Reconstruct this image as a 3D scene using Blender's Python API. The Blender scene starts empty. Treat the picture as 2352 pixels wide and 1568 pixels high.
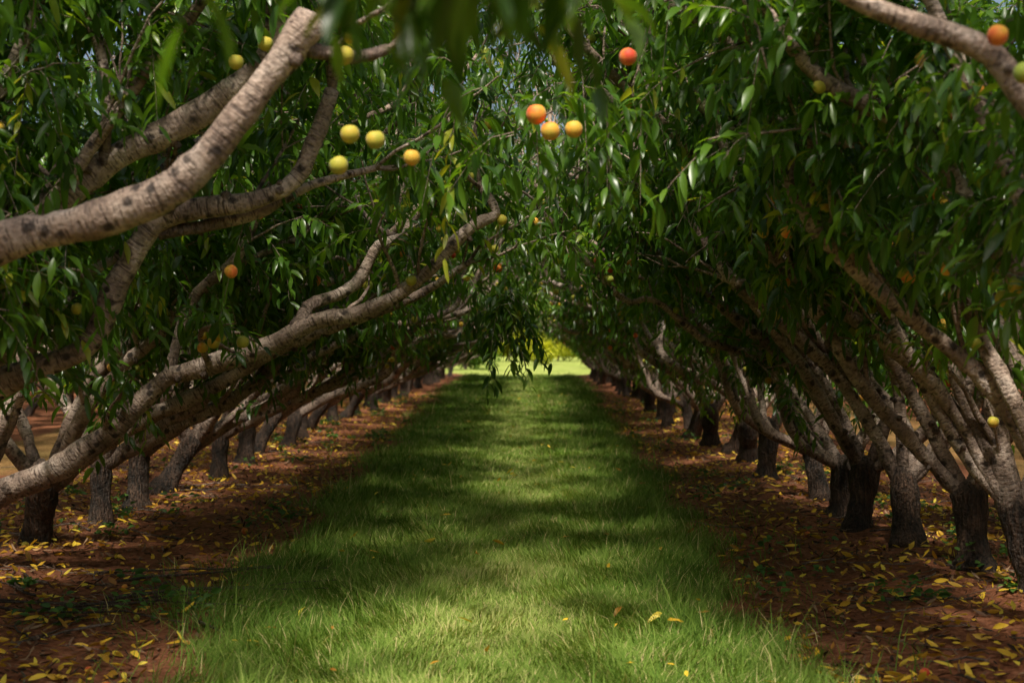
import bpy, math, random
import numpy as np
from mathutils import Vector
SEED=7
random.seed(SEED); rng=np.random.default_rng(SEED); rng2=np.random.default_rng(99)
sc=bpy.context.scene
col=sc.collection
def nrm(a): return a/np.maximum(np.linalg.norm(a,axis=-1,keepdims=True),1e-9)

# ------------------------------------------------------------ terrain height
def hgt(x,y):
    x=np.asarray(x,float); y=np.asarray(y,float)
    h=.018*np.sin(x*1.7+y*.31)+.014*np.sin(x*2.9-y*.83+1.)+.01*np.sin(x*5.1+y*2.3)+.008*np.sin(y*4.3-x*3.1)
    berm=.05*np.exp(-((x+3.4)/.8)**2)+.05*np.exp(-((x-2.7)/.8)**2)
    return h+berm
def edgeL(y): return -1.58-.025*np.clip(y-6,0,40)
def edgeR(y): return 1.16+.017*np.clip(y-6,0,40)

# ------------------------------------------------------------ materials
def newmat(name):
    m=bpy.data.materials.new(name); m.use_nodes=True
    nt=m.node_tree; nt.nodes.clear()
    out=nt.nodes.new('ShaderNodeOutputMaterial')
    return m,nt,out
def N(nt,t,**kw):
    n=nt.nodes.new(t)
    for k,v in kw.items(): setattr(n,k,v)
    return n
def ramp(nt,stops,interp='LINEAR'):
    r=nt.nodes.new('ShaderNodeValToRGB'); cr=r.color_ramp; cr.interpolation=interp
    while len(cr.elements)<len(stops): cr.elements.new(.5)
    for e,(p,c) in zip(cr.elements,stops):
        e.position=p; e.color=(*c,1) if len(c)==3 else c
    return r
def mixc(nt,fac,a,b,mode='MIX'):
    m=nt.nodes.new('ShaderNodeMix'); m.data_type='RGBA'; m.blend_type=mode
    for sock,v in ((m.inputs[0],fac),(m.inputs[6],a),(m.inputs[7],b)):
        if isinstance(v,bpy.types.NodeSocket): nt.links.new(v,sock)
        elif isinstance(v,(int,float)): sock.default_value=v
        else: sock.default_value=(*v,1)
    return m.outputs[2]
def math_(nt,op,a,b=None,clamp=False):
    m=nt.nodes.new('ShaderNodeMath'); m.operation=op; m.use_clamp=clamp
    for i,v in enumerate((a,b)):
        if v is None: continue
        if isinstance(v,bpy.types.NodeSocket): nt.links.new(v,m.inputs[i])
        else: m.inputs[i].default_value=v
    return m.outputs[0]

def leafmat(name,stops,transl,trcol,rough=.38,spec=.5):
    m,nt,out=newmat(name); L=nt.links
    at=N(nt,'ShaderNodeAttribute',attribute_name='rnd')
    r=ramp(nt,stops); L.new(at.outputs['Fac'],r.inputs[0])
    p=N(nt,'ShaderNodeBsdfPrincipled'); L.new(r.outputs[0],p.inputs['Base Color'])
    p.inputs['Roughness'].default_value=rough; p.inputs['Specular IOR Level'].default_value=spec
    if transl<=0: L.new(p.outputs[0],out.inputs[0]); return m
    t=N(nt,'ShaderNodeBsdfTranslucent')
    L.new(mixc(nt,1.0,r.outputs[0],trcol,'MULTIPLY'),t.inputs[0])
    mx=N(nt,'ShaderNodeMixShader'); mx.inputs[0].default_value=transl
    L.new(p.outputs[0],mx.inputs[1]); L.new(t.outputs[0],mx.inputs[2]); L.new(mx.outputs[0],out.inputs[0])
    return m
M_leaf=leafmat('peach_leaf',[(0,(.028,.074,.010)),(.45,(.066,.155,.014)),(.85,(.130,.245,.022)),(1,(.30,.33,.035))],.44,(2.7,2.4,.8),.32,.65)
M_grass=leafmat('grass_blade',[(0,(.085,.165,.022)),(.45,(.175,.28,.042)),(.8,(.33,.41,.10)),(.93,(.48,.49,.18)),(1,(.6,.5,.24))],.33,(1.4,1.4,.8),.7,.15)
M_yel=leafmat('fallen_leaf',[(0,(.30,.12,.02)),(.3,(.62,.34,.03)),(.7,(.88,.57,.04)),(1,(.9,.72,.09))],.2,(1.2,1.1,.8),.5)
M_litter=leafmat('litter',[(0,(.03,.02,.014)),(.5,(.14,.075,.045)),(1,(.32,.20,.12))],.0,(1,1,1),.8,.2)
M_weed=leafmat('weed_leaf',[(0,(.04,.11,.02)),(1,(.12,.24,.04))],.3,(1.8,1.8,1.),.5)
M_bush=leafmat('bush_leaf',[(0,(.34,.38,.02)),(1,(.62,.60,.04))],.4,(1.4,1.4,.8),.5)
M_far=leafmat('far_leaf',[(0,(.06,.14,.015)),(1,(.18,.28,.03))],.35,(2.,2.,.9),.5)

def barkmat():
    m,nt,out=newmat('peach_bark'); L=nt.links
    geo=N(nt,'ShaderNodeTexCoord'); ln=N(nt,'ShaderNodeAttribute',attribute_name='len'); dk=N(nt,'ShaderNodeAttribute',attribute_name='dark')
    sep=N(nt,'ShaderNodeSeparateXYZ'); L.new(geo.outputs['Object'],sep.inputs[0])
    cmb=N(nt,'ShaderNodeCombineXYZ')
    L.new(math_(nt,'MULTIPLY',math_(nt,'ADD',sep.outputs[0],sep.outputs[2]),22.),cmb.inputs[0])
    L.new(math_(nt,'MULTIPLY',sep.outputs[1],26.),cmb.inputs[1])
    L.new(math_(nt,'MULTIPLY',ln.outputs['Fac'],85.),cmb.inputs[2])
    cm2=N(nt,'ShaderNodeCombineXYZ')
    L.new(math_(nt,'MULTIPLY',sep.outputs[0],55.),cm2.inputs[0]); L.new(math_(nt,'MULTIPLY',sep.outputs[1],55.),cm2.inputs[1]); L.new(math_(nt,'MULTIPLY',sep.outputs[2],9.),cm2.inputs[2])
    n4=N(nt,'ShaderNodeTexNoise'); n4.inputs['Scale'].default_value=1.; n4.inputs['Detail'].default_value=4; L.new(cm2.outputs[0],n4.inputs[0])
    n1=N(nt,'ShaderNodeTexNoise'); n1.inputs['Scale'].default_value=1.; n1.inputs['Detail'].default_value=3; L.new(cmb.outputs[0],n1.inputs[0])
    n2=N(nt,'ShaderNodeTexNoise'); n2.inputs['Scale'].default_value=5.; n2.inputs['Detail'].default_value=6; L.new(geo.outputs['Object'],n2.inputs[0])
    n3=N(nt,'ShaderNodeTexNoise'); n3.inputs['Scale'].default_value=55.; n3.inputs['Detail'].default_value=4; L.new(geo.outputs['Object'],n3.inputs[0])
    vo=N(nt,'ShaderNodeTexVoronoi'); vo.inputs['Scale'].default_value=11.; vo.inputs['Randomness'].default_value=1.; L.new(geo.outputs['Object'],vo.inputs[0])
    base=ramp(nt,[(.32,(.20,.135,.105)),(.5,(.43,.315,.25)),(.70,(.68,.55,.47))]); L.new(n2.outputs[0],base.inputs[0])
    lent=ramp(nt,[(.36,(1,1,1)),(.45,(0,0,0))]); L.new(n1.outputs[0],lent.inputs[0])
    c=mixc(nt,math_(nt,'MULTIPLY',lent.outputs[0],.82),base.outputs[0],(.085,.054,.042))
    vd=math_(nt,'ADD',vo.outputs['Distance'],math_(nt,'MULTIPLY',math_(nt,'SUBTRACT',n3.outputs[0],.5),.2))
    kn=ramp(nt,[(.17,(1,1,1)),(.30,(0,0,0))]); L.new(vd,kn.inputs[0])
    c=mixc(nt,math_(nt,'MULTIPLY',kn.outputs[0],.88),c,(.028,.019,.016))
    fine=ramp(nt,[(.35,(.5,.5,.5)),(.6,(1,1,1))]); L.new(n3.outputs[0],fine.inputs[0])
    c=mixc(nt,.85,c,fine.outputs[0],'MULTIPLY')
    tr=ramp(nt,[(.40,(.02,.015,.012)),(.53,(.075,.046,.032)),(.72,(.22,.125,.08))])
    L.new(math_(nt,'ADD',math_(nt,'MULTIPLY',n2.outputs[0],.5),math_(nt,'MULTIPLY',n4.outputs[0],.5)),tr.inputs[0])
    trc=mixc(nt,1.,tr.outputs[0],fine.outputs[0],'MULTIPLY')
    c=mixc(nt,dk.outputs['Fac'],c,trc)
    p=N(nt,'ShaderNodeBsdfPrincipled'); p.inputs['Roughness'].default_value=.6; p.inputs['Specular IOR Level'].default_value=.35
    L.new(c,p.inputs['Base Color'])
    h1=math_(nt,'ADD',math_(nt,'MULTIPLY',n1.outputs[0],.45),math_(nt,'ADD',math_(nt,'MULTIPLY',n3.outputs[0],.7),math_(nt,'MULTIPLY',n2.outputs[0],1.)))
    h2=math_(nt,'ADD',math_(nt,'MULTIPLY',n4.outputs[0],3.5),math_(nt,'MULTIPLY',n3.outputs[0],1.2))
    hm=N(nt,'ShaderNodeMix'); L.new(dk.outputs['Fac'],hm.inputs[0]); L.new(h1,hm.inputs[2]); L.new(h2,hm.inputs[3])
    b=N(nt,'ShaderNodeBump'); b.inputs['Strength'].default_value=1.; b.inputs['Distance'].default_value=.016
    L.new(hm.outputs[0],b.inputs['Height']); L.new(b.outputs[0],p.inputs['Normal']); L.new(p.outputs[0],out.inputs[0])
    return m
M_bark=barkmat()

def peachmat():
    m,nt,out=newmat('peach_skin'); L=nt.links
    at=N(nt,'ShaderNodeAttribute',attribute_name='rnd'); tc=N(nt,'ShaderNodeTexCoord')
    n=N(nt,'ShaderNodeTexNoise'); n.inputs['Scale'].default_value=14.; L.new(tc.outputs['Object'],n.inputs[0])
    f=math_(nt,'ADD',at.outputs['Fac'],math_(nt,'MULTIPLY',math_(nt,'SUBTRACT',n.outputs[0],.5),1.1),True)
    r=ramp(nt,[(0,(.26,.33,.03)),(.35,(.50,.42,.04)),(.6,(.78,.42,.04)),(.8,(.85,.22,.03)),(1,(.65,.06,.02))]); L.new(f,r.inputs[0])
    p=N(nt,'ShaderNodeBsdfPrincipled'); p.inputs['Roughness'].default_value=.65; L.new(r.outputs[0],p.inputs['Base Color'])
    p.inputs['Sheen Weight'].default_value=.15
    L.new(p.outputs[0],out.inputs[0]); return m
M_peach=peachmat()

def groundmat():
    m,nt,out=newmat('ground_clay_and_turf'); L=nt.links
    g=N(nt,'ShaderNodeNewGeometry'); sep=N(nt,'ShaderNodeSeparateXYZ'); L.new(g.outputs['Position'],sep.inputs[0])
    X,Y=sep.outputs[0],sep.outputs[1]
    nb=N(nt,'ShaderNodeTexNoise'); nb.inputs['Scale'].default_value=1.6; nb.inputs['Detail'].default_value=6; L.new(g.outputs['Position'],nb.inputs[0])
    nf=N(nt,'ShaderNodeTexNoise'); nf.inputs['Scale'].default_value=24.; nf.inputs['Detail'].default_value=8; nf.inputs['Roughness'].default_value=.7; L.new(g.outputs['Position'],nf.inputs[0])
    nl=N(nt,'ShaderNodeTexNoise'); nl.inputs['Scale'].default_value=.5; nl.inputs['Detail'].default_value=4; L.new(g.outputs['Position'],nl.inputs[0])
    vo=N(nt,'ShaderNodeTexVoronoi'); vo.inputs['Scale'].default_value=38.; L.new(g.outputs['Position'],vo.inputs[0])
    soil=ramp(nt,[(.3,(.14,.052,.028)),(.5,(.34,.135,.070)),(.72,(.54,.245,.145))]); L.new(nf.outputs[0],soil.inputs[0])
    big=ramp(nt,[(.35,(.6,.6,.6)),(.65,(1.1,1.05,1.))]); L.new(nl.outputs[0],big.inputs[0])
    soilc=mixc(nt,1.,soil.outputs[0],big.outputs[0],'MULTIPLY')
    turf=ramp(nt,[(.3,(.08,.10,.025)),(.5,(.16,.22,.04)),(.7,(.28,.33,.09))]); L.new(nf.outputs[0],turf.inputs[0])
    yc=math_(nt,'MINIMUM',math_(nt,'MAXIMUM',math_(nt,'SUBTRACT',Y,6.),0.),40.)
    wob=math_(nt,'MULTIPLY',math_(nt,'SUBTRACT',nb.outputs[0],.5),1.3)
    Xw=math_(nt,'ADD',X,wob)
    dl=math_(nt,'SUBTRACT',Xw,math_(nt,'SUBTRACT',-1.58,math_(nt,'MULTIPLY',yc,.025)))
    dr=math_(nt,'SUBTRACT',math_(nt,'ADD',1.16,math_(nt,'MULTIPLY',yc,.017)),Xw)
    mk=math_(nt,'MULTIPLY',math_(nt,'MINIMUM',dl,dr),6.,True)
    al=math_(nt,'MULTIPLY',math_(nt,'SUBTRACT',math_(nt,'ABSOLUTE',math_(nt,'ADD',Xw,.3)),5.4),4.,True)
    al2=math_(nt,'MULTIPLY',math_(nt,'SUBTRACT',7.8,math_(nt,'ABSOLUTE',math_(nt,'ADD',Xw,.3))),4.,True)
    al=math_(nt,'MULTIPLY',math_(nt,'MULTIPLY',al,al2),.3)
    fd=math_(nt,'MULTIPLY',math_(nt,'SUBTRACT',math_(nt,'ADD',Y,math_(nt,'MULTIPLY',wob,3.)),62.),.5,True)
    mk=math_(nt,'MAXIMUM',math_(nt,'MAXIMUM',mk,al),fd)
    fieldc=ramp(nt,[(.35,(.28,.35,.07)),(.65,(.42,.47,.12))]); L.new(nl.outputs[0],fieldc.inputs[0])
    tc=mixc(nt,fd,turf.outputs[0],fieldc.outputs[0])
    c=mixc(nt,mk,soilc,tc)
    p=N(nt,'ShaderNodeBsdfPrincipled'); p.inputs['Roughness'].default_value=.95; p.inputs['Specular IOR Level'].default_value=.1
    L.new(c,p.inputs['Base Color'])
    b=N(nt,'ShaderNodeBump'); b.inputs['Strength'].default_value=1.; b.inputs['Distance'].default_value=.035
    L.new(math_(nt,'SUBTRACT',nf.outputs[0],math_(nt,'MULTIPLY',vo.outputs['Distance'],.3)),b.inputs['Height']); L.new(b.outputs[0],p.inputs['Normal'])
    L.new(p.outputs[0],out.inputs[0]); return m
M_ground=groundmat()

# ------------------------------------------------------------ mesh helpers
def mkmesh(name,V,faces_flat,starts,mat,smooth=True,attrs=None):
    me=bpy.data.meshes.new(name)
    me.vertices.add(len(V)); me.vertices.foreach_set('co',np.ascontiguousarray(V,dtype=np.float32).ravel())
    me.loops.add(len(faces_flat)); me.loops.foreach_set('vertex_index',np.ascontiguousarray(faces_flat,dtype=np.int32))
    me.polygons.add(len(starts)); me.polygons.foreach_set('loop_start',np.ascontiguousarray(starts,dtype=np.int32))
    if smooth: me.polygons.foreach_set('use_smooth',np.ones(len(starts),dtype=bool))
    me.update(calc_edges=True)
    for k,a in (attrs or {}).items():
        at=me.attributes.new(k,'FLOAT','POINT'); at.data.foreach_set('value',np.ascontiguousarray(a,dtype=np.float32))
    me.materials.append(mat)
    return me
def obj(name,data,parent=None,loc=None):
    o=bpy.data.objects.new(name,data); col.objects.link(o)
    if parent: o.parent=parent
    if loc is not None: o.location=loc
    return o

def leafmesh(name,base,d0,d1,L,W,rnd,mat,rows=(.22,.5,.8),wid=(.75,1.,.6),fold=.35):
    n=len(base); L=L[:,None]; W=W[:,None]*.5
    side=nrm(np.cross(d0,nrm(rng.normal(size=(n,3))*.55+np.array([0,0,1.]))))
    nor=np.cross(side,d0)
    parts=[base]
    for t,w in zip(rows,wid):
        c=base+L*(t*(1-t)*d0+t*t*.5*(d0+d1))
        wv=rng.normal(size=(n,1))*.12*W
        parts+= [c-side*W*w+nor*(W*w*fold+wv), c, c+side*W*w+nor*(W*w*fold-wv)]
    parts.append(base+L*.5*(d0+d1))
    V=np.stack(parts,1); nv=V.shape[1]
    F=[(0,2,1),(0,3,2)]
    for i in range(len(rows)-1):
        a=1+3*i; b=a+3; F+=[(a,a+1,b+1,b),(a+1,a+2,b+2,b+1)]
    a=1+3*(len(rows)-1); F+=[(a,a+1,nv-1),(a+1,a+2,nv-1)]
    flat=np.array([i for f in F for i in f]); ls=np.array([len(f) for f in F])
    st=np.concatenate([[0],np.cumsum(ls)[:-1]])
    off=np.arange(n)[:,None]
    return mkmesh(name,V.reshape(-1,3),(flat[None]+off*nv).ravel(),(st[None]+off*len(flat)).ravel(),mat,True,{'rnd':np.repeat(rnd,nv)})

def catmull(P,R,step):
    P=np.array(P,float); R=np.array(R,float)
    Q=np.vstack([2*P[0]-P[1],P,2*P[-1]-P[-2]]); out=[];ro=[]
    for i in range(len(P)-1):
        p0,p1,p2,p3=Q[i:i+4]; k=max(2,int(np.linalg.norm(p2-p1)/step))
        for j in range(k):
            t=j/k
            out.append(.5*((2*p1)+(-p0+p2)*t+(2*p0-5*p1+4*p2-p3)*t*t+(-p0+3*p1-3*p2+p3)*t**3)); ro.append(R[i]*(1-t)+R[i+1]*t)
    out.append(P[-1]); ro.append(R[-1])
    return np.array(out),np.array(ro)

class Wood:
    def __init__(s): s.V=[];s.F=[];s.len=[];s.dark=[];s.n=0
    def tube(s,P,R,sides=10,lump=.05,dark=0.,lob=0.):
        P=np.asarray(P,float);R=np.asarray(R,float)
        P=np.vstack([P,P[-1]+nrm(P[-1]-P[-2])*R[-1]*.35]); R=np.append(R,R[-1]*.02)
        n=len(P); T=nrm(np.gradient(P,axis=0)); av=np.abs(nrm(P[-1]-P[0])); ref=np.zeros(3); ref[np.argmin(av)]=1
        A=nrm(np.cross(T,ref)); B=np.cross(T,A); th=np.linspace(0,2*np.pi,sides,endpoint=False)
        g=rng.normal(size=(n,sides)); g=(g+np.roll(g,1,1)+np.roll(g,-1,1))/3
        lo=0
        if lob>0:
            a,b,c=rng.random(3)*6.28; zz=np.linspace(0,1,n)[:,None]
            lo=lob*(np.sin(2*th[None]+a+zz*1.5)+.8*np.sin(3*th[None]+b-zz*2)+.5*np.sin(5*th[None]+c+zz))
        rr=R[:,None]*(1+lump*g+lo)
        V=P[:,None]+rr[...,None]*(np.cos(th)[None,:,None]*A[:,None]+np.sin(th)[None,:,None]*B[:,None])
        le=np.concatenate([[0],np.cumsum(np.linalg.norm(np.diff(P,axis=0),axis=1))])+rng.random()*50
        i=np.arange(n-1)[:,None]*sides; j=np.arange(sides)[None]; j2=(j+1)%sides
        F=np.stack([i+j,i+j2,i+sides+j2,i+sides+j],-1).reshape(-1,4)+s.n
        s.V.append(V.reshape(-1,3)); s.F.append(F); s.len.append(np.repeat(le,sides))
        d=np.broadcast_to(np.asarray(dark,float),(n-1,)) if np.ndim(dark)==0 else np.asarray(dark)
        d=np.append(d,d[-1]); s.dark.append(np.repeat(d,sides)); s.n+=n*sides
    def twigs(s,P0,D,L,K,r0):
        n=len(P0); ts=np.array([0,.35,.7,1.])
        C=P0[:,None]+D[:,None]*(ts[None,:,None]*L[:,None,None])+np.array([0,0,-1.])*(ts**2)[None,:,None]*(K*L)[:,None,None]
        A=nrm(np.cross(D,[0.1,.2,1.])); B=nrm(np.cross(D,A)); th=np.array([0,2.1,4.2])
        ring=np.cos(th)[None,:,None]*A[:,None]+np.sin(th)[None,:,None]*B[:,None]
        rad=r0*np.array([1,.8,.6,.3])
        V=C[:,:,None]+ring[:,None]*rad[None,:,None,None]
        F=[]
        for i in range(3):
            for j in range(3): F.append((i*3+j,i*3+(j+1)%3,i*3+3+(j+1)%3,i*3+3+j))
        F=np.array(F)[None]+ (np.arange(n)*12)[:,None,None]+s.n
        s.V.append(V.reshape(-1,3)); s.F.append(F.reshape(-1,4)); s.len.append(np.zeros(n*12)); s.dark.append(np.full(n*12,.25)); s.n+=n*12
    def mesh(s,name):
        F=np.vstack(s.F)
        return mkmesh(name,np.vstack(s.V),F.ravel(),np.arange(len(F))*4,M_bark,True,{'len':np.concatenate(s.len),'dark':np.concatenate(s.dark)})

def peachmesh(name,C,R,rnd,r_=None):
    nu,nv=14,10; vs=[]
    for i in range(nv+1):
        ph=math.pi*i/nv
        for j in range(nu):
            th=2*math.pi*j/nu; cl=1-.12*math.exp(-((th if th<math.pi else 2*math.pi-th)/.35)**2)*math.sin(ph)
            rr=cl*(1-.16*math.exp(-(ph/.4)**2)); vs.append((rr*math.sin(ph)*math.cos(th),rr*math.sin(ph)*math.sin(th),rr*math.cos(ph)*1.0))
    vs=np.array(vs); F=[]
    for i in range(nv):
        for j in range(nu): F.append((i*nu+j,(i+1)*nu+j,(i+1)*nu+(j+1)%nu,i*nu+(j+1)%nu))
    F=np.array(F); n=len(C)
    an=rng2.random(n)*6.28; c,s_=np.cos(an)[:,None],np.sin(an)[:,None]
    X=vs[None,:,0]*c-vs[None,:,1]*s_; Y=vs[None,:,0]*s_+vs[None,:,1]*c; Z=np.broadcast_to(vs[None,:,2],X.shape)
    ti=rng2.normal(size=n)[:,None]*.35; ct,st=np.cos(ti),np.sin(ti); X,Z=X*ct-Z*st,X*st+Z*ct
    V=np.stack([X,Y,Z],-1)*R[:,None,None]+C[:,None]
    G=(F[None]+np.arange(n)[:,None,None]*len(vs)).reshape(-1,4)
    return mkmesh(name,V.reshape(-1,3),G.ravel(),np.arange(len(G))*4,M_peach,True,{'rnd':np.repeat(rnd,len(vs))})

# ------------------------------------------------------------ tree generator
def build_tree(limbs,keep,trunk=(0,0),trunk_r=.098,trunk_h=.45,extra_twigs=None,extra_peaches=None,sub_step=.2,leaf_rows3=False,density=1.,npeach=30,base_z=0.,under=.3):
    """limbs: list of (points, r_start, r_end, leafiness). keep(P)->bool mask of permitted twig positions"""
    W=Wood()
    tx,ty=trunk; lean=rng.normal(size=2)*.22; trunk_r=trunk_r*rng.uniform(.85,1.15)
    hz=np.array([-.12,0,.08,.2,.33,trunk_h,trunk_h+.08]); rr=trunk_r*np.array([1.6,1.4,1.12,1.,1.03,1.05,.7])*rng.uniform(.88,1.14,7)
    tp=np.stack([tx+lean[0]*(hz-trunk_h),ty+lean[1]*(hz-trunk_h),hz+base_z],1); P,R=catmull(tp,rr,.03)
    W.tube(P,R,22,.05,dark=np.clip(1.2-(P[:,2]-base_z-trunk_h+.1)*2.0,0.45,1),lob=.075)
    tw0=[];twd=[]
    def sub(p,d,L,r0,lvl=0):
        n=6; pts=[p]; dd=d.copy()
        for i in range(n):
            dd=nrm(dd+rng.normal(size=3)*.16+np.array([0,0,-.03 if lvl==0 else -.06])); pts.append(pts[-1]+dd*L/n)
        pts=np.array(pts); R=np.linspace(r0,.004,len(pts))
        if not keep(pts[-1][None])[0]:
            pts=pts[:4]; R=R[:4]
            if not keep(pts[-1][None])[0]: return
        W.tube(pts,R,6,.05,dark=.15)
        Ls=np.linalg.norm(np.diff(pts,axis=0),axis=1).sum(); m=max(2,int(Ls/.085*density))
        for t in np.linspace(.15,1,m):
            f=t*(len(pts)-1); i=min(int(f),len(pts)-2); q=pts[i]+(pts[i+1]-pts[i])*(f-i)
            tw0.append(q); twd.append(nrm(nrm(pts[i+1]-pts[i])*.55+rng.normal(size=3)*.65+np.array([0,0,.1])))
        if lvl==0 and L>.9:
            for k in range(2):
                f=rng.uniform(1.5,4.); i=int(f); sub(pts[min(i,len(pts)-1)],nrm(dd+rng.normal(size=3)*.8),L*.55,r0*.5,1)
    for (pts,r0,r1,leafy) in limbs:
        rads=np.linspace(r0,r1,len(pts)); P,R=catmull(pts,rads,.06)
        P=P+np.cumsum(rng.normal(size=P.shape),0)*.0034
        sm=np.convolve(rng.normal(size=len(R)+8),np.ones(5)/5,'same')[4:-4]
        R=R*(1+.22*sm)
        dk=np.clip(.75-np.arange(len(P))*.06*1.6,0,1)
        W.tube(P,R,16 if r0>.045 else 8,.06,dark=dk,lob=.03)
        le=np.concatenate([[0],np.cumsum(np.linalg.norm(np.diff(P,axis=0),axis=1))]); tot=le[-1]
        for k in range(int(tot*3.2)):
            i=rng.integers(3,len(P)-1); T=nrm(P[i]-P[i-1]); d=nrm(rng.normal(size=3)*.9+np.array([0,0,.4])); d=nrm(d-.8*np.dot(d,T)*T); r=R[i]*rng.uniform(.22,.45)
            W.tube([P[i],P[i]+d*(R[i]+.004),P[i]+d*(R[i]+rng.uniform(.008,.035))],[r*2.0,r*1.3,r*.9],7,.12,dark=.7)
        s=.2*tot+rng.random()*sub_step
        while s<tot and leafy>0:
            i=np.searchsorted(le,s)-1; T=nrm(P[i+1]-P[i]); lat=nrm(np.cross(T,[0,0,1.])); f=s/tot
            if rng.random()<leafy:
                d=nrm(np.array([0,0,1.])*rng.uniform(.35,1.)+lat*rng.normal()*.75+T*rng.uniform(.1,.8)); Ls=rng.uniform(.6,1.5)*(1.1-.35*f)
                sub(P[i],d,Ls,max(.008,R[i]*.38))
            if rng.random()<under*min(1,leafy*1.3):
                sub(P[i],nrm(np.array([0,0,-.3])+lat*rng.normal()+T*rng.uniform(-.2,.8)),rng.uniform(.3,.65),max(.006,R[i]*.2))
            s+=sub_step*rng.uniform(.6,1.4)
        if leafy>0:
            for k in range(3):
                sub(P[-1],nrm(nrm(P[-1]-P[-3])+rng.normal(size=3)*.45),rng.uniform(.5,1.),R[-1]*.6)
    P0=np.array(tw0);D=np.array(twd)
    L=rng.uniform(.16,.42,len(P0)); K=rng.uniform(.25,.95,len(P0))
    end=P0+D*L[:,None]-np.array([0,0,1.])*(K*L)[:,None]
    ok=keep(end)&keep(P0); P0,D,L,K=P0[ok],D[ok],L[ok],K[ok]
    pe=P0.copy(); low=~keep(pe-np.array([0,0,.4]))
    if extra_twigs is not None:
        e=extra_twigs; P0=np.vstack([P0,e[0]]);D=np.vstack([D,e[1]]);L=np.append(L,e[2]);K=np.append(K,e[3])
    W.twigs(P0,D,L,K,.003)
    cnt=np.maximum(5,(L/.025)).astype(int); idx=np.repeat(np.arange(len(P0)),cnt)
    t=np.concatenate([np.linspace(.1,1,c) for c in cnt]); n=len(idx)
    Lk=L[idx][:,None]; tt=t[:,None]
    B=P0[idx]+D[idx]*Lk*tt-np.array([0,0,1.])*(K[idx][:,None]*Lk*tt**2)
    T=nrm(D[idx]-np.array([0,0,2.])*(K[idx][:,None]*tt))
    sd=rng.normal(size=(n,3)); sd=nrm(sd-T*np.sum(sd*T,1)[:,None])
    d0=nrm(T*.55+sd*.9+np.array([0,0,-.15])); d1=nrm(d0*.5+T*.2+rng.normal(size=(n,3))*.22+np.array([0,0,-1.1])*rng.uniform(.5,1.3,(n,1)))
    LL=rng.uniform(.095,.17,n); WW=LL*rng.uniform(.22,.29,n)
    rn=np.clip(np.repeat(rng.normal(.42,.2,len(P0)),cnt)+rng.normal(0,.16,n),0,1); rn[(rng.random(n)<.005)]=1.
    if leaf_rows3: lm=leafmesh('peach_leaves',B,d0,d1,LL,WW,rn,M_leaf)
    else: lm=leafmesh('peach_leaves',B,d0,d1,LL,WW,rn,M_leaf,rows=(.3,.68),wid=(.9,.85))
    pr_=np.where(low,7.,1.); pk=rng2.choice(len(pe),min(npeach,len(pe)),replace=False,p=pr_/pr_.sum()); pc=pe[pk]-np.array([0,0,.08])+rng2.normal(size=(len(pk),3))*.03; pr=rng2.uniform(.029,.039,len(pk)); pn=rng2.beta(1.4,2.,len(pk))
    if extra_peaches is not None:
        e=np.array(extra_peaches,float); pc=np.vstack([pc,e[:,:3]]);pr=np.append(pr,e[:,3]);pn=np.append(pn,e[:,4])
    pm=peachmesh('peaches',pc,pr,pn)
    return W.mesh('trunk_and_limbs'),lm,pm,n

def jit(pts,a=.08,ys=0.):
    pts=np.array(pts,float); n=len(pts); f=np.linspace(0,1,n)
    j=rng.normal(size=pts.shape)*a*np.minimum(1,f*3)[:,None]; j[:,2]*=.7; j[0]=0
    pts=pts+j; pts[:,1]+=ys*f; return pts
LOWL=[(0,0,.4),(.5,0,.72),(1.05,0,1.08),(1.7,0,1.42),(2.3,0,1.72),(2.8,0,2.12),(3.15,0,2.6)]
MIDL=[(0,0,.4),(.35,0,.9),(.9,0,1.45),(1.5,0,1.95),(2.1,0,2.4),(2.6,0,3.0)]
LOWR=[(0,0,.4),(.35,0,.75),(.8,0,1.2),(1.2,0,1.65),(1.6,0,1.95),(2.1,0,2.15),(2.4,0,2.6)]
CEN=[(0,0,.4),(.5,0,1.2),(1.15,0,2.0),(1.8,0,2.75),(2.4,0,3.35),(2.8,0,3.95)]
STEEP=[(0,0,.4),(.3,0,1.1),(.75,0,1.95),(1.15,0,2.9),(1.5,0,4.0)]
def mir(p,s): p=np.array(p,float); p[:,0]*=s; return p
def keepfn(side):
    uu=np.array([-9,-3.5,-2.4,-1.2,0,1.2,2.2,3.0,9]) ; hh=np.array([2.0,1.7,1.1,.75,.62,1.2,1.68,2.,2.12])
    if side=='R': uu=np.array([-9,-3.5,-2.4,-1.2,0,.6,1.2,2.2,3.0,9]); hh=np.array([2.0,1.7,1.1,.75,.7,1.15,1.6,2.0,2.1,2.2])
    p1,p2=rng.random(2)*6.28; cen=3.4 if side=='L' else 2.65
    def f(P):
        P=np.asarray(P); u=P[:,0]; cl=np.maximum(0,np.sin(u*2.3+p1)*np.sin(P[:,1]*2.6+p2))**1.5
        ok=P[:,2]>np.interp(u,uu,hh)-rng.random(len(P))**3*.25-(.45 if side=='L' else .6)*cl
        gap=(np.abs(u-cen)<.6)&(P[:,2]>2.2)&(rng.random(len(P))<.46)
        return ok&~gap
    return f
NV=6
variants={'L':[],'R':[]}
tot=0
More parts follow.
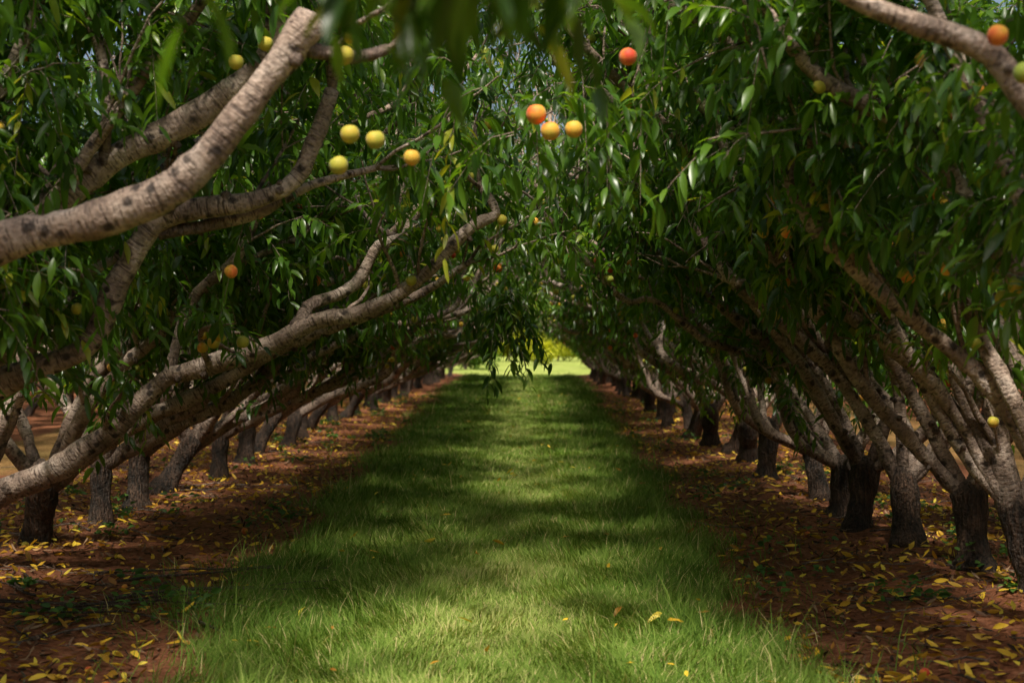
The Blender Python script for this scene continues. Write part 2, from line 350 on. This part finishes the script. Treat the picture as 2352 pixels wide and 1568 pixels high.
for side in 'LR':
    low=LOWL if side=='L' else LOWR
    for v in range(NV):
        lim=[(jit(low,.16,rng.uniform(.2,1.3)),rng.uniform(.042,.070),.022,.8),(jit(low if v%2 else MIDL,.19,-rng.uniform(.2,1.5)),rng.uniform(.035,.065),.02,.8),
             (jit(STEEP,.18,rng.uniform(-1.1,1.1)),rng.uniform(.035,.06),.018,1.),(jit(CEN,.16,rng.uniform(-1.,1.)),.05,.018,.85),
             (jit(mir(MIDL,-1),.15,rng.uniform(-.8,.8)),.055,.02,.95),(jit(mir(STEEP,-1),.13,rng.uniform(-.6,.6)),.05,.018,1.)]
        for r_ in range(2):
            base=lim[r_][0]; k=rng.integers(1,4); q=base[k]
            lim.append((np.array([q,q+[.2,rng.uniform(-.25,.25),.35],q+[.45,rng.uniform(-.5,.5),.85],q+[.6,rng.uniform(-.6,.6),1.4]])+rng.normal(size=(4,3))*np.array([[0],[.06],[.1],[.12]]),.034,.015,.8))
        w,l,p,n=build_tree(lim,keepfn(side),sub_step=.28,density=.85,under=.18 if side=='L' else .38,npeach=46); tot+=n
        variants[side].append((w,l,p))
print('variant leaves',tot)

last=[-1]
def place_tree(side,x,y,rot=None,inward=+1):
    k=rng.integers(NV)
    while k==last[0]: k=rng.integers(NV)
    last[0]=k; w,l,p=variants[side][k]
    e=obj('peach_tree',None,None,(x,y,float(hgt(x,y)))); e.empty_display_size=.3
    e.rotation_euler=(0,0,(0 if inward>0 else math.pi)+rng.uniform(-.45,.45))
    s=rng.uniform(.92,1.12); e.scale=(rng.uniform(.92,1.05),rng.uniform(.9,1.1),s)
    for nm,me in (('trunk_and_limbs',w),('foliage',l),('peaches',p)): obj(nm,me,e)

y=11.3
XL,XR=-3.4,2.65
while y<61.5:
    place_tree('L',XL+rng.normal()*.12,y); y+=rng.uniform(1.25,1.9)
y=11.9
while y<61.5:
    place_tree('R',XR+rng.normal()*.14,y,inward=-1); y+=rng.uniform(1.1,2.0)
for X in (-9.7,8.9):
    y=2.
    while y<60: place_tree('L' if X<0 else 'R',X+rng.normal()*.1,y,inward=rng.choice([-1,1])); y+=rng.uniform(1.6,2.1)
for X in (-16.,15.2):
    y=12.
    while y<62: place_tree('L',X,y,inward=rng.choice([-1,1])); y+=rng.uniform(2.,3.)
for y in (-2.9,-1.3,.3): place_tree('L',XL-.1,y); place_tree('R',XR+.1,y,inward=-1)

# ------------------------------------------------------------ near trees, built individually (world coordinates)
def keepworld(P):
    P=np.asarray(P); x,y,z=P[:,0],P[:,1],P[:,2]
    H=np.interp(x,[-9,-6.9,-5.8,-4.6,-3.4,-2.2,-1.2,-.4,.3,1.,1.6,2.1,2.7,4,5.2,9],[2,1.7,1.1,.75,.62,1.25,1.78,2.08,2.15,2.1,1.92,1.62,1.0,.8,1.1,2])
    ok=z>H-rng.random(len(P))**3*.3-.35*np.maximum(0,np.sin(x*2.3+1)*np.sin(y*2.1))
    near=(y<3.0)&(z<2.7)
    near|=(y<4.1)&(z<2.68)&(x>-1.35)
    near|=(y<4.9)&(np.abs(x)<1.35)&(z<2.75)
    near|=(y<6.0)&(np.abs(x)<.85)&(z<2.72)
    near|=(y<6.6)&(x>-1.9)&(x<-.6)&(z<2.35)
    near|=(y<4.9)&(x>-1.6)&(x<-.4)&(z<3.0)
    gap=(np.abs(x)<.55)&(z>2.75)&(rng.random(len(P))<.25)
    return ok&~near&~gap
def hero(tx,ty,inward,main,**kw):
    bz=float(hgt(tx,ty)); lim=list(main)
    sets=[(STEEP,.05),(mir(MIDL,-1),.055),(mir(STEEP,-1),.05)]
    if ty>6: sets.append((CEN,.05))
    for s,r in sets:
        p=jit(s,.12 if ty>6 else .05,rng.uniform(-.8,.8) if ty>6 else rng.uniform(-.2,.2)); p[:,0]=p[:,0]*inward+tx; p[:,1]+=ty; p[:,2]+=bz; lim.append((p,r,.018,1.))
    w,l,p,n=build_tree(lim,keepworld,trunk=(tx,ty),base_z=bz,sub_step=.23,density=.95,leaf_rows3=True,npeach=36,**kw)
    e=obj('peach_tree',None,None,(tx,ty,bz)); e.empty_display_size=.3
    for nm,me in (('trunk_and_limbs',w),('foliage',l),('peaches',p)):
        o=obj(nm,me,e); o.location=(-tx,-ty,-bz)
def bunch(c,spread,n,L=(.2,.4)):
    c=np.array(c,float); P=c+rng.normal(size=(n,3))*np.array(spread)
    D=nrm(rng.normal(size=(n,3))*.6+np.array([0,0,-.6])); return (P,D,rng.uniform(*L,n),rng.uniform(.5,.9,n))
hero(-3.45,3.3,1,[([(-3.45,3.3,.45),(-2.7,3.2,1.3),(-1.9,3.0,1.95),(-1.2,2.6,2.3),(-.5,2.35,2.4),(.15,2.25,2.44)],.05,.012,.3)],
     extra_twigs=bunch((-.08,2.3,2.355),(.12,.15,.03),90,(.13,.24)))
hero(-3.45,4.9,1,[([(-3.45,4.9,.45),(-3.05,4.95,1.05),(-2.5,5.,1.6),(-1.86,5.,1.83),(-1.62,5.,1.87),(-1.34,5.,1.95),(-1.14,5.,2.09),(-1.0,5.,2.26),(-.88,5.,2.43),(-.76,5.,2.57)],.08,.058,0),
     ([(-.78,5.,2.53),(-.62,5.05,2.51),(-.5,5.1,2.55)],.03,.018,.8)],
     extra_peaches=[(-.64,4.92,2.49,.034,.3),(-.62,4.95,2.57,.034,.3),(-.63,5.0,2.23,.034,.3),(-.67,5.,2.12,.034,.25),(-.54,5.,2.21,.034,.4),(-.42,5.1,2.16,.03,.5)])
hero(-3.45,6.4,1,[([(-3.45,6.4,.45),(-2.95,6.4,1.3),(-2.5,6.4,1.85),(-2.24,6.45,2.07),(-1.96,6.5,2.33),(-1.66,6.5,2.49),(-1.42,6.5,2.64),(-1.18,6.5,2.86),(-1.12,6.5,3.2)],.08,.045,.35),
     ([(-1.95,6.5,2.3),(-1.93,6.45,2.7),(-2.05,6.4,3.1),(-2.1,6.4,3.5)],.03,.02,.9)],
     extra_peaches=[(.03,5.7,2.41,.042,.75),(.085,5.68,2.34,.039,.62),(.18,5.7,2.35,.036,.5),(.39,5.6,2.62,.036,.85),(-1.15,6.2,2.80,.034,.3),(-1.28,6.2,2.72,.034,.3)],extra_twigs=bunch((.15,6.4,2.58),(.2,.1,.08),30))
hero(-3.5,7.2,1,[([(-3.5,7.2,.45),(-3.1,7.1,.95),(-2.6,7.,1.28),(-2.17,7.,1.47),(-2.02,7.,1.76),(-1.83,7.,2.05),(-1.6,7.,2.13),(-1.19,7.,2.22),(-1.04,7.,2.45),(-.95,7.,2.7)],.085,.028,.2),
     ([(-2.9,7.15,1.1),(-2.75,7.2,1.65),(-2.3,7.15,1.79),(-2.1,7.1,1.88),(-1.95,7.1,2.0),(-1.8,7.1,2.25)],.04,.025,.2),
     ([(-1.83,7.,2.03),(-1.4,7.1,2.13),(-1.1,7.2,2.3),(-.8,7.3,2.38)],.03,.02,.5)],extra_peaches=[(-1.45,6.9,1.84,.034,.6),(-2.2,6.9,1.66,.03,.2)],under=.12)
hero(-3.55,9.0,1,[([(-3.55,9.,.42),(-3.3,9.,.55),(-3.0,9.,.69),(-2.63,9.,.94),(-2.32,9.,1.25),(-2.13,9.,1.32),(-1.69,9.,1.46),(-1.36,9.,1.62),(-.98,9.,1.7),(-.70,9.,1.87),(-.37,9.,2.2),(-.21,9.,2.29),(-.31,9.05,2.45)],.085,.028,.3),
     ([(-1.5,9.1,1.55),(-1.45,9.3,1.72),(-1.33,9.4,1.79),(-1.15,9.5,1.89),(-1.0,9.5,2.15),(-.83,9.5,2.2),(-.74,9.5,2.36),(-.54,9.5,2.6)],.052,.028,.25),
     ([(-.85,9.5,2.19),(-1.0,9.6,2.25),(-1.15,9.7,2.4)],.022,.014,.6),
     ([(-2.3,9.05,1.3),(-2.2,9.2,1.75),(-1.9,9.3,2.1),(-1.7,9.4,2.6)],.045,.02,.6)],extra_peaches=[(-.17,9.,2.27,.035,.3)],under=.12)
hero(-3.45,10.1,1,[([(-3.45,10.1,.45),(-2.9,10.2,.85),(-2.3,10.3,1.15),(-1.8,10.4,1.42),(-1.3,10.4,1.62),(-.85,10.5,1.8),(-.45,10.5,2.05)],.07,.022,.5),
     ([(-3.4,10.1,.45),(-3.1,9.9,1.0),(-2.6,9.8,1.5),(-2.1,9.8,1.95),(-1.6,9.8,2.2)],.055,.022,.7)],
     extra_twigs=bunch((-.18,11.6,1.80),(.09,.08,.16),40,(.2,.38)),under=.15)
hero(2.75,4.3,-1,[([(2.75,4.3,.45),(2.5,4.3,1.1),(2.0,4.3,1.7),(1.7,4.3,2.02),(1.5,4.3,2.2),(1.40,4.3,2.33),(1.30,4.3,2.42),(1.14,4.3,2.47),(.93,4.3,2.56),(.75,4.3,2.7)],.06,.03,0)],
     extra_peaches=[(1.38,4.2,2.40,.032,.75),(1.44,4.15,2.28,.032,.1)])
hero(2.72,5.6,-1,[([(2.72,5.6,.45),(2.55,5.7,1.2),(2.3,5.9,1.5),(2.09,6.,1.75),(1.96,6.,1.93),(1.81,6.,2.15),(1.68,6.,2.37),(1.54,6.,2.47),(1.26,6.,2.6),(1.08,6.,2.77),(.98,6.,2.9)],.07,.028,.3),
     ([(1.54,6.,2.46),(1.4,6.05,2.5),(1.2,6.1,2.68)],.025,.018,.4)])
hero(2.7,7.0,-1,[([(2.7,7.,.45),(2.55,7.,1.1),(2.35,7.1,1.5),(2.2,7.2,1.9),(1.95,7.2,2.2),(1.7,7.2,2.6),(1.5,7.2,3.0)],.065,.025,.4)])
hero(2.76,8.1,-1,[([(2.76,8.1,.45),(2.72,8.1,.72),(2.66,8.1,1.05),(2.69,8.1,1.41),(2.8,8.1,1.8),(2.7,8.1,2.4)],.07,.035,.5),
     ([(2.7,8.1,.7),(2.5,8.15,1.1),(2.3,8.2,1.6),(2.1,8.2,1.95),(1.95,8.2,2.3),(1.6,8.2,2.6)],.06,.026,.3)])
hero(2.8,9.1,-1,[([(2.8,9.1,.42),(2.87,9.1,.68),(2.72,9.1,1.0),(2.52,9.1,1.32),(2.33,9.1,1.51),(2.08,9.1,1.79),(1.8,9.1,2.04),(1.62,9.1,2.24),(1.52,9.1,2.45)],.085,.03,.25),
     ([(2.33,9.15,1.5),(2.1,9.2,1.63),(1.85,9.25,1.95),(1.5,9.3,2.1),(1.2,9.3,2.4)],.038,.02,.4)],under=.15)
hero(2.68,10.2,-1,[([(2.68,10.2,.45),(2.72,10.3,.8),(2.5,10.5,1.2),(2.3,10.5,1.45),(2.07,10.5,1.79),(1.85,10.6,1.92),(1.67,10.7,2.14),(1.3,10.8,2.24),(1.05,10.9,2.45)],.072,.024,.3),
     ([(2.5,10.5,1.15),(2.2,10.4,1.35),(1.9,10.2,1.75),(1.75,10.2,1.82),(1.35,10.2,1.97)],.052,.022,.3)],under=.15)
hero(2.6,11.0,-1,[([(2.6,11.,.45),(2.35,11.1,.9),(2.0,11.2,1.35),(1.6,11.3,1.7),(1.25,11.3,1.95),(.95,11.3,2.25)],.065,.024,.4)],under=.15)

# ------------------------------------------------------------ ground
xs=np.unique(np.concatenate([-np.geomspace(9,500,18),np.linspace(-9,9,150),np.geomspace(9,500,18)]))
ys=np.unique(np.concatenate([np.linspace(-300,2,14),np.linspace(2,32,230),np.linspace(32,80,120),np.geomspace(80,900,16)]))
GX,GY=np.meshgrid(xs,ys,indexing='ij'); fall=np.exp(-np.maximum(0,np.abs(GX)-9)/5.)*np.exp(-np.maximum(0,GY-75)/10.)
GZ=hgt(GX,GY)*fall
mk=((GX>edgeL(GY))&(GX<edgeR(GY)))|(np.abs(GX)>9)|(GY>61)|(GY<2)
GZ=GZ+np.where(mk,0,rng.normal(size=GZ.shape)*.009)
nx,ny=len(xs),len(ys); idx=np.arange(nx*ny).reshape(nx,ny)
F=np.stack([idx[:-1,:-1],idx[1:,:-1],idx[1:,1:],idx[:-1,1:]],-1).reshape(-1,4)
obj('ground',mkmesh('ground',np.stack([GX,GY,GZ],-1).reshape(-1,3),F.ravel(),np.arange(len(F))*4,M_ground))

# ------------------------------------------------------------ grass
def grass(name,segs):
    Bs=[];Ls=[];Ws=[]
    for y0,y1,dens,wd in segs:
        A=(y1-y0)*5.2; n=int(A*dens); x=rng.uniform(-2.9,2.3,n); y=rng.uniform(y0,y1,n)
        wob=.22*np.sin(y*1.3)+.13*np.sin(y*3.7+1)+.08*np.sin(y*9.1)
        dl=x-(edgeL(y)+wob*.7); dr=(edgeR(y)+wob*.6)-x; e=np.minimum(dl,dr)
        pr=np.clip(.5+e*2.5,0.03*(e>-.6),1); k=rng.random(n)<pr
        x,y,e=x[k],y[k],e[k]
        cl=.5+.5*np.sin(x*3.1+np.sin(y*1.7)*2)*np.sin(y*2.3+np.sin(x*2.1)*2)
        cl2=np.clip(.5+.6*np.sin(x*11.+np.sin(y*7.)*2)*np.sin(y*9.+np.sin(x*8.)*2),0,1)
        ctr=np.exp(-((x+.2)/.55)**2)
        h=(.04+.045*cl+.05*cl2+.05*(e<.4))*(1-.3*ctr)*rng.uniform(.5,1.5,len(x))
        tall=rng.random(len(x))<.025; h[tall]*=2.1
        Bs.append(np.stack([x,y,hgt(x,y)-.005],1)); Ls.append(h); Ws.append(np.full(len(x),wd)*rng.uniform(.6,1.4,len(x)))
    B=np.vstack(Bs);L=np.concatenate(Ls);Wd=np.concatenate(Ws); n=len(B)
    az=rng.uniform(0,6.28,n)*.6+2.2*np.sin(B[:,0]*5+np.sin(B[:,1]*4)); le=rng.uniform(.1,1.2,n)
    d0=nrm(np.stack([np.cos(az)*le*.7,np.sin(az)*le*.7,np.ones(n)],1)); d1=nrm(np.stack([np.cos(az)*(le+.7),np.sin(az)*(le+.7),np.ones(n)*rng.uniform(-.5,.9,n)],1))
    sd=np.stack([-np.sin(az),np.cos(az),np.zeros(n)],1)
    c=B+L[:,None]*(.25*d0+.125*(d0+d1)); tp=B+L[:,None]*.5*(d0+d1)*1.15; hw=Wd[:,None]*.5
    V=np.stack([B-sd*hw,B+sd*hw,c+sd*hw*.85,c-sd*hw*.85,tp],1)
    flat=np.array([0,1,2,3,3,2,4]); st=np.array([0,4]); off=np.arange(n)[:,None]
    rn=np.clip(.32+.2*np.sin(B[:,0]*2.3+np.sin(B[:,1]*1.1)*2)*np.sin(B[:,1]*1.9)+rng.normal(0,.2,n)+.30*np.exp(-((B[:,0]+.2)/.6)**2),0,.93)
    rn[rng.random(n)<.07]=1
    obj(name,mkmesh(name,V.reshape(-1,3),(flat[None]+off*5).ravel(),(st[None]+off*7).ravel(),M_grass,False,{'rnd':np.repeat(rn,5)}))
    print(name,n)
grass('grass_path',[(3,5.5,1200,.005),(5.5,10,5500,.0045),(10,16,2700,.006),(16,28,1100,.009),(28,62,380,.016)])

# ------------------------------------------------------------ litter
def scatter(n,ymin,ymax,pathfrac=0.,pw=1.8):
    y=ymin+(ymax-ymin)*rng.random(n)**pw; left=rng.random(n)<.55
    x=np.where(left,edgeL(y)-.05-rng.random(n)**.8*3.6,edgeR(y)+.05+rng.random(n)**.8*3.2)
    pth=rng.random(n)<pathfrac; x=np.where(pth,rng.uniform(-1.7,1.2,n),x)
    return x,y,pth
def flatleaves(name,n,mat,Lr,Wr,ymax=40,pathfrac=0.,lift=.012,elev=.25,pw=1.,sp=1.8):
    x,y,pth=scatter(n,5.2,ymax,pathfrac=pathfrac,pw=sp)
    z=hgt(x,y)+lift+np.where(pth,.05,0); az=rng.uniform(0,6.28,n)
    d0=nrm(np.stack([np.cos(az),np.sin(az),rng.normal(0,elev,n)],1)); d1=nrm(d0+rng.normal(size=(n,3))*.45+np.array([0,0,.15]))
    L=rng.uniform(*Lr,n); obj(name,leafmesh(name,np.stack([x,y,z],1),d0,d1,L,L*Wr,rng.random(n)**pw,mat))
flatleaves('fallen_leaves',14000,M_yel,(.04,.105),.32,pathfrac=.010,lift=.024,sp=1.8)
flatleaves('leaf_litter',26000,M_litter,(.03,.10),.2,ymax=26,elev=.3,lift=.010,pw=1.3)
W=Wood()
for i in range(520):
    x,y,_=scatter(1,5.3,22); x,y=float(x[0]),float(y[0]); L=rng.uniform(.12,.75)*(1 if rng.random()<.8 else 1.8); az=rng.uniform(0,6.28); p=[];q=np.array([x,y]);
    for k in range(6):
        p.append((q[0],q[1],float(hgt(q[0],q[1]))+.012+rng.random()*.015)); az+=rng.normal()*.25; q=q+np.array([math.cos(az),math.sin(az)])*L/5
    r=rng.uniform(.0025,.009); W.tube(p,np.linspace(r,r*.4,6),5,.05,dark=rng.uniform(.3,.9))
for k in range(9):
    p0=np.array([-2.7+rng.normal()*.35,8.2+rng.normal()*.35]); a=rng.uniform(-.5,.5); p=[]
    for t in np.linspace(0,1,7): q=p0+np.array([t*1.3*math.cos(a),t*1.3*math.sin(a)+rng.normal()*.03]); p.append((q[0],q[1],float(hgt(*q))+.02+.03*math.sin(t*3)+rng.random()*.01))
    W.tube(p,np.linspace(.009,.003,7),5,.05,dark=.8)
obj('fallen_twigs',W.mesh('fallen_twigs'))
x,y,_=scatter(90,5.6,20); obj('fallen_peaches',peachmesh('fallen_peaches',np.stack([x,y,hgt(x,y)+.016],1),rng.uniform(.016,.028,90),rng.uniform(.3,.8,90)))
def weeds():
    Bs=[];D0=[];D1=[];Ls=[];Rn=[]
    for i in range(190):
        s=rng.random()<.5; y=7+32*rng.random()**1.1
        if rng.random()<.7: x=(XL-.4 if s else XR+.4)+rng.normal()*.6
        else: x=float(edgeL(y)-.2-abs(rng.normal())*.6) if s else float(edgeR(y)+.2+abs(rng.normal())*.6)
        k=rng.integers(8,34); sz=rng.uniform(.04,.2)
        for j in range(k):
            az=rng.uniform(0,6.28); r=rng.random()*sz; Bs.append((x+math.cos(az)*r,y+math.sin(az)*r,float(hgt(x,y))+rng.random()*sz*.9))
            a2=az+rng.normal()*.5; D0.append((math.cos(a2),math.sin(a2),rng.uniform(0,1.))); D1.append((math.cos(a2),math.sin(a2),rng.uniform(-.8,.2))); Ls.append(rng.uniform(.04,.09)); Rn.append(rng.random())
    n=len(Bs); Ls=np.array(Ls)
    obj('weeds',leafmesh('weeds',np.array(Bs),nrm(np.array(D0)),nrm(np.array(D1)),Ls,Ls*.5,np.array(Rn),M_weed))
weeds()

# ------------------------------------------------------------ far field: bushes + tree line
def clumpfoliage(name,cl,n,ls,mat):
    cl=np.array(cl,float); w=cl[:,3]**2; k=rng.choice(len(cl),n,p=w/w.sum()); d=nrm(rng.normal(size=(n,3)))
    B=cl[k,:3]+d*(cl[k,3]*rng.uniform(.6,1.08,n))[:,None]*np.array([1,1,.85]); B[:,2]=np.maximum(B[:,2],.02)
    d0=nrm(d+rng.normal(size=(n,3))*.6); d1=nrm(d0+np.array([0,0,-.9])); L=rng.uniform(.6,1.3,n)*ls
    return leafmesh(name,B,d0,d1,L,L*.45,np.clip(.5+rng.normal(0,.25,n),0,1),mat,rows=(.3,.7),wid=(1,.8))
def shrub(name,x,y,r,h,n,ls,mat):
    e=obj(name,None,None,(x,y,0)); cl=[]
    for i in range(16):
        a=rng.uniform(0,6.28); q=rng.random(); cl.append((math.cos(a)*r*.6*q,math.sin(a)*r*.6*q,h*(.15+.65*rng.random()*(1-.4*q)),r*rng.uniform(.3,.5)))
    obj('foliage',clumpfoliage(name,cl,n,ls,mat),e); W=Wood()
    for i in range(6):
        a=rng.uniform(0,6.28); W.tube([(0,0,0),(math.cos(a)*r*.2,math.sin(a)*r*.2,h*.3),(math.cos(a)*r*.45,math.sin(a)*r*.45,h*.7)],[.06,.04,.015],6)
    obj('stems',W.mesh('stems'),e)
shrub('yellow_green_bush',.4,92,1.6,3.4,6000,.26,M_bush)
shrub('yellow_green_bush',-1.5,106,2.2,5.4,6000,.3,M_bush)
shrub('yellow_green_bush',2.2,108,2.4,6.2,6000,.3,M_bush)
shrub('green_shrub',-3.3,74,1.8,2.8,6000,.22,M_far)
shrub('green_shrub',-4.4,92,2.6,4.8,6000,.28,M_far)
shrub('green_shrub',3.7,78,1.6,3.6,6000,.22,M_far)
cl=[]
for i in range(260):
    x=rng.uniform(-75,75); cl.append((x,rng.uniform(138,150),rng.uniform(.8,10),rng.uniform(1.8,3.4)))
obj('distant_tree_line',clumpfoliage('distant_tree_line',cl,60000,.9,M_far))

# ------------------------------------------------------------ light
sun_el=math.radians(58); az=math.radians(186)
sv=Vector((math.sin(az)*math.cos(sun_el),math.cos(az)*math.cos(sun_el),math.sin(sun_el)))
sl=bpy.data.lights.new('sun','SUN'); sl.energy=4.8; sl.angle=math.radians(5); sl.color=(1,.94,.80)
so=obj('sun',sl); so.rotation_euler=sv.to_track_quat('Z','Y').to_euler()
w=bpy.data.worlds.new('World'); sc.world=w; w.use_nodes=True; nt=w.node_tree; bg=nt.nodes['Background']
sky=nt.nodes.new('ShaderNodeTexSky'); sky.sky_type='NISHITA'; sky.sun_disc=False; sky.sun_elevation=sun_el; sky.sun_rotation=az
sky.air_density=1.; sky.dust_density=5.; sky.ozone_density=.4
nt.links.new(sky.outputs[0],bg.inputs[0]); bg.inputs[1].default_value=.14

# ------------------------------------------------------------ camera
cam=bpy.data.cameras.new('camera'); cam.lens=50; cam.sensor_width=36; cam.clip_end=2000; cam.clip_start=.05
cam.dof.use_dof=True; cam.dof.focus_distance=9.5; cam.dof.aperture_fstop=2.5
co=obj('camera',cam,None,(0,0,1.5)); co.rotation_euler=(math.radians(90),0,math.radians(.68))
sc.camera=co
sc.view_settings.view_transform='Standard'; sc.view_settings.look='None'; sc.view_settings.exposure=0; sc.view_settings.gamma=1
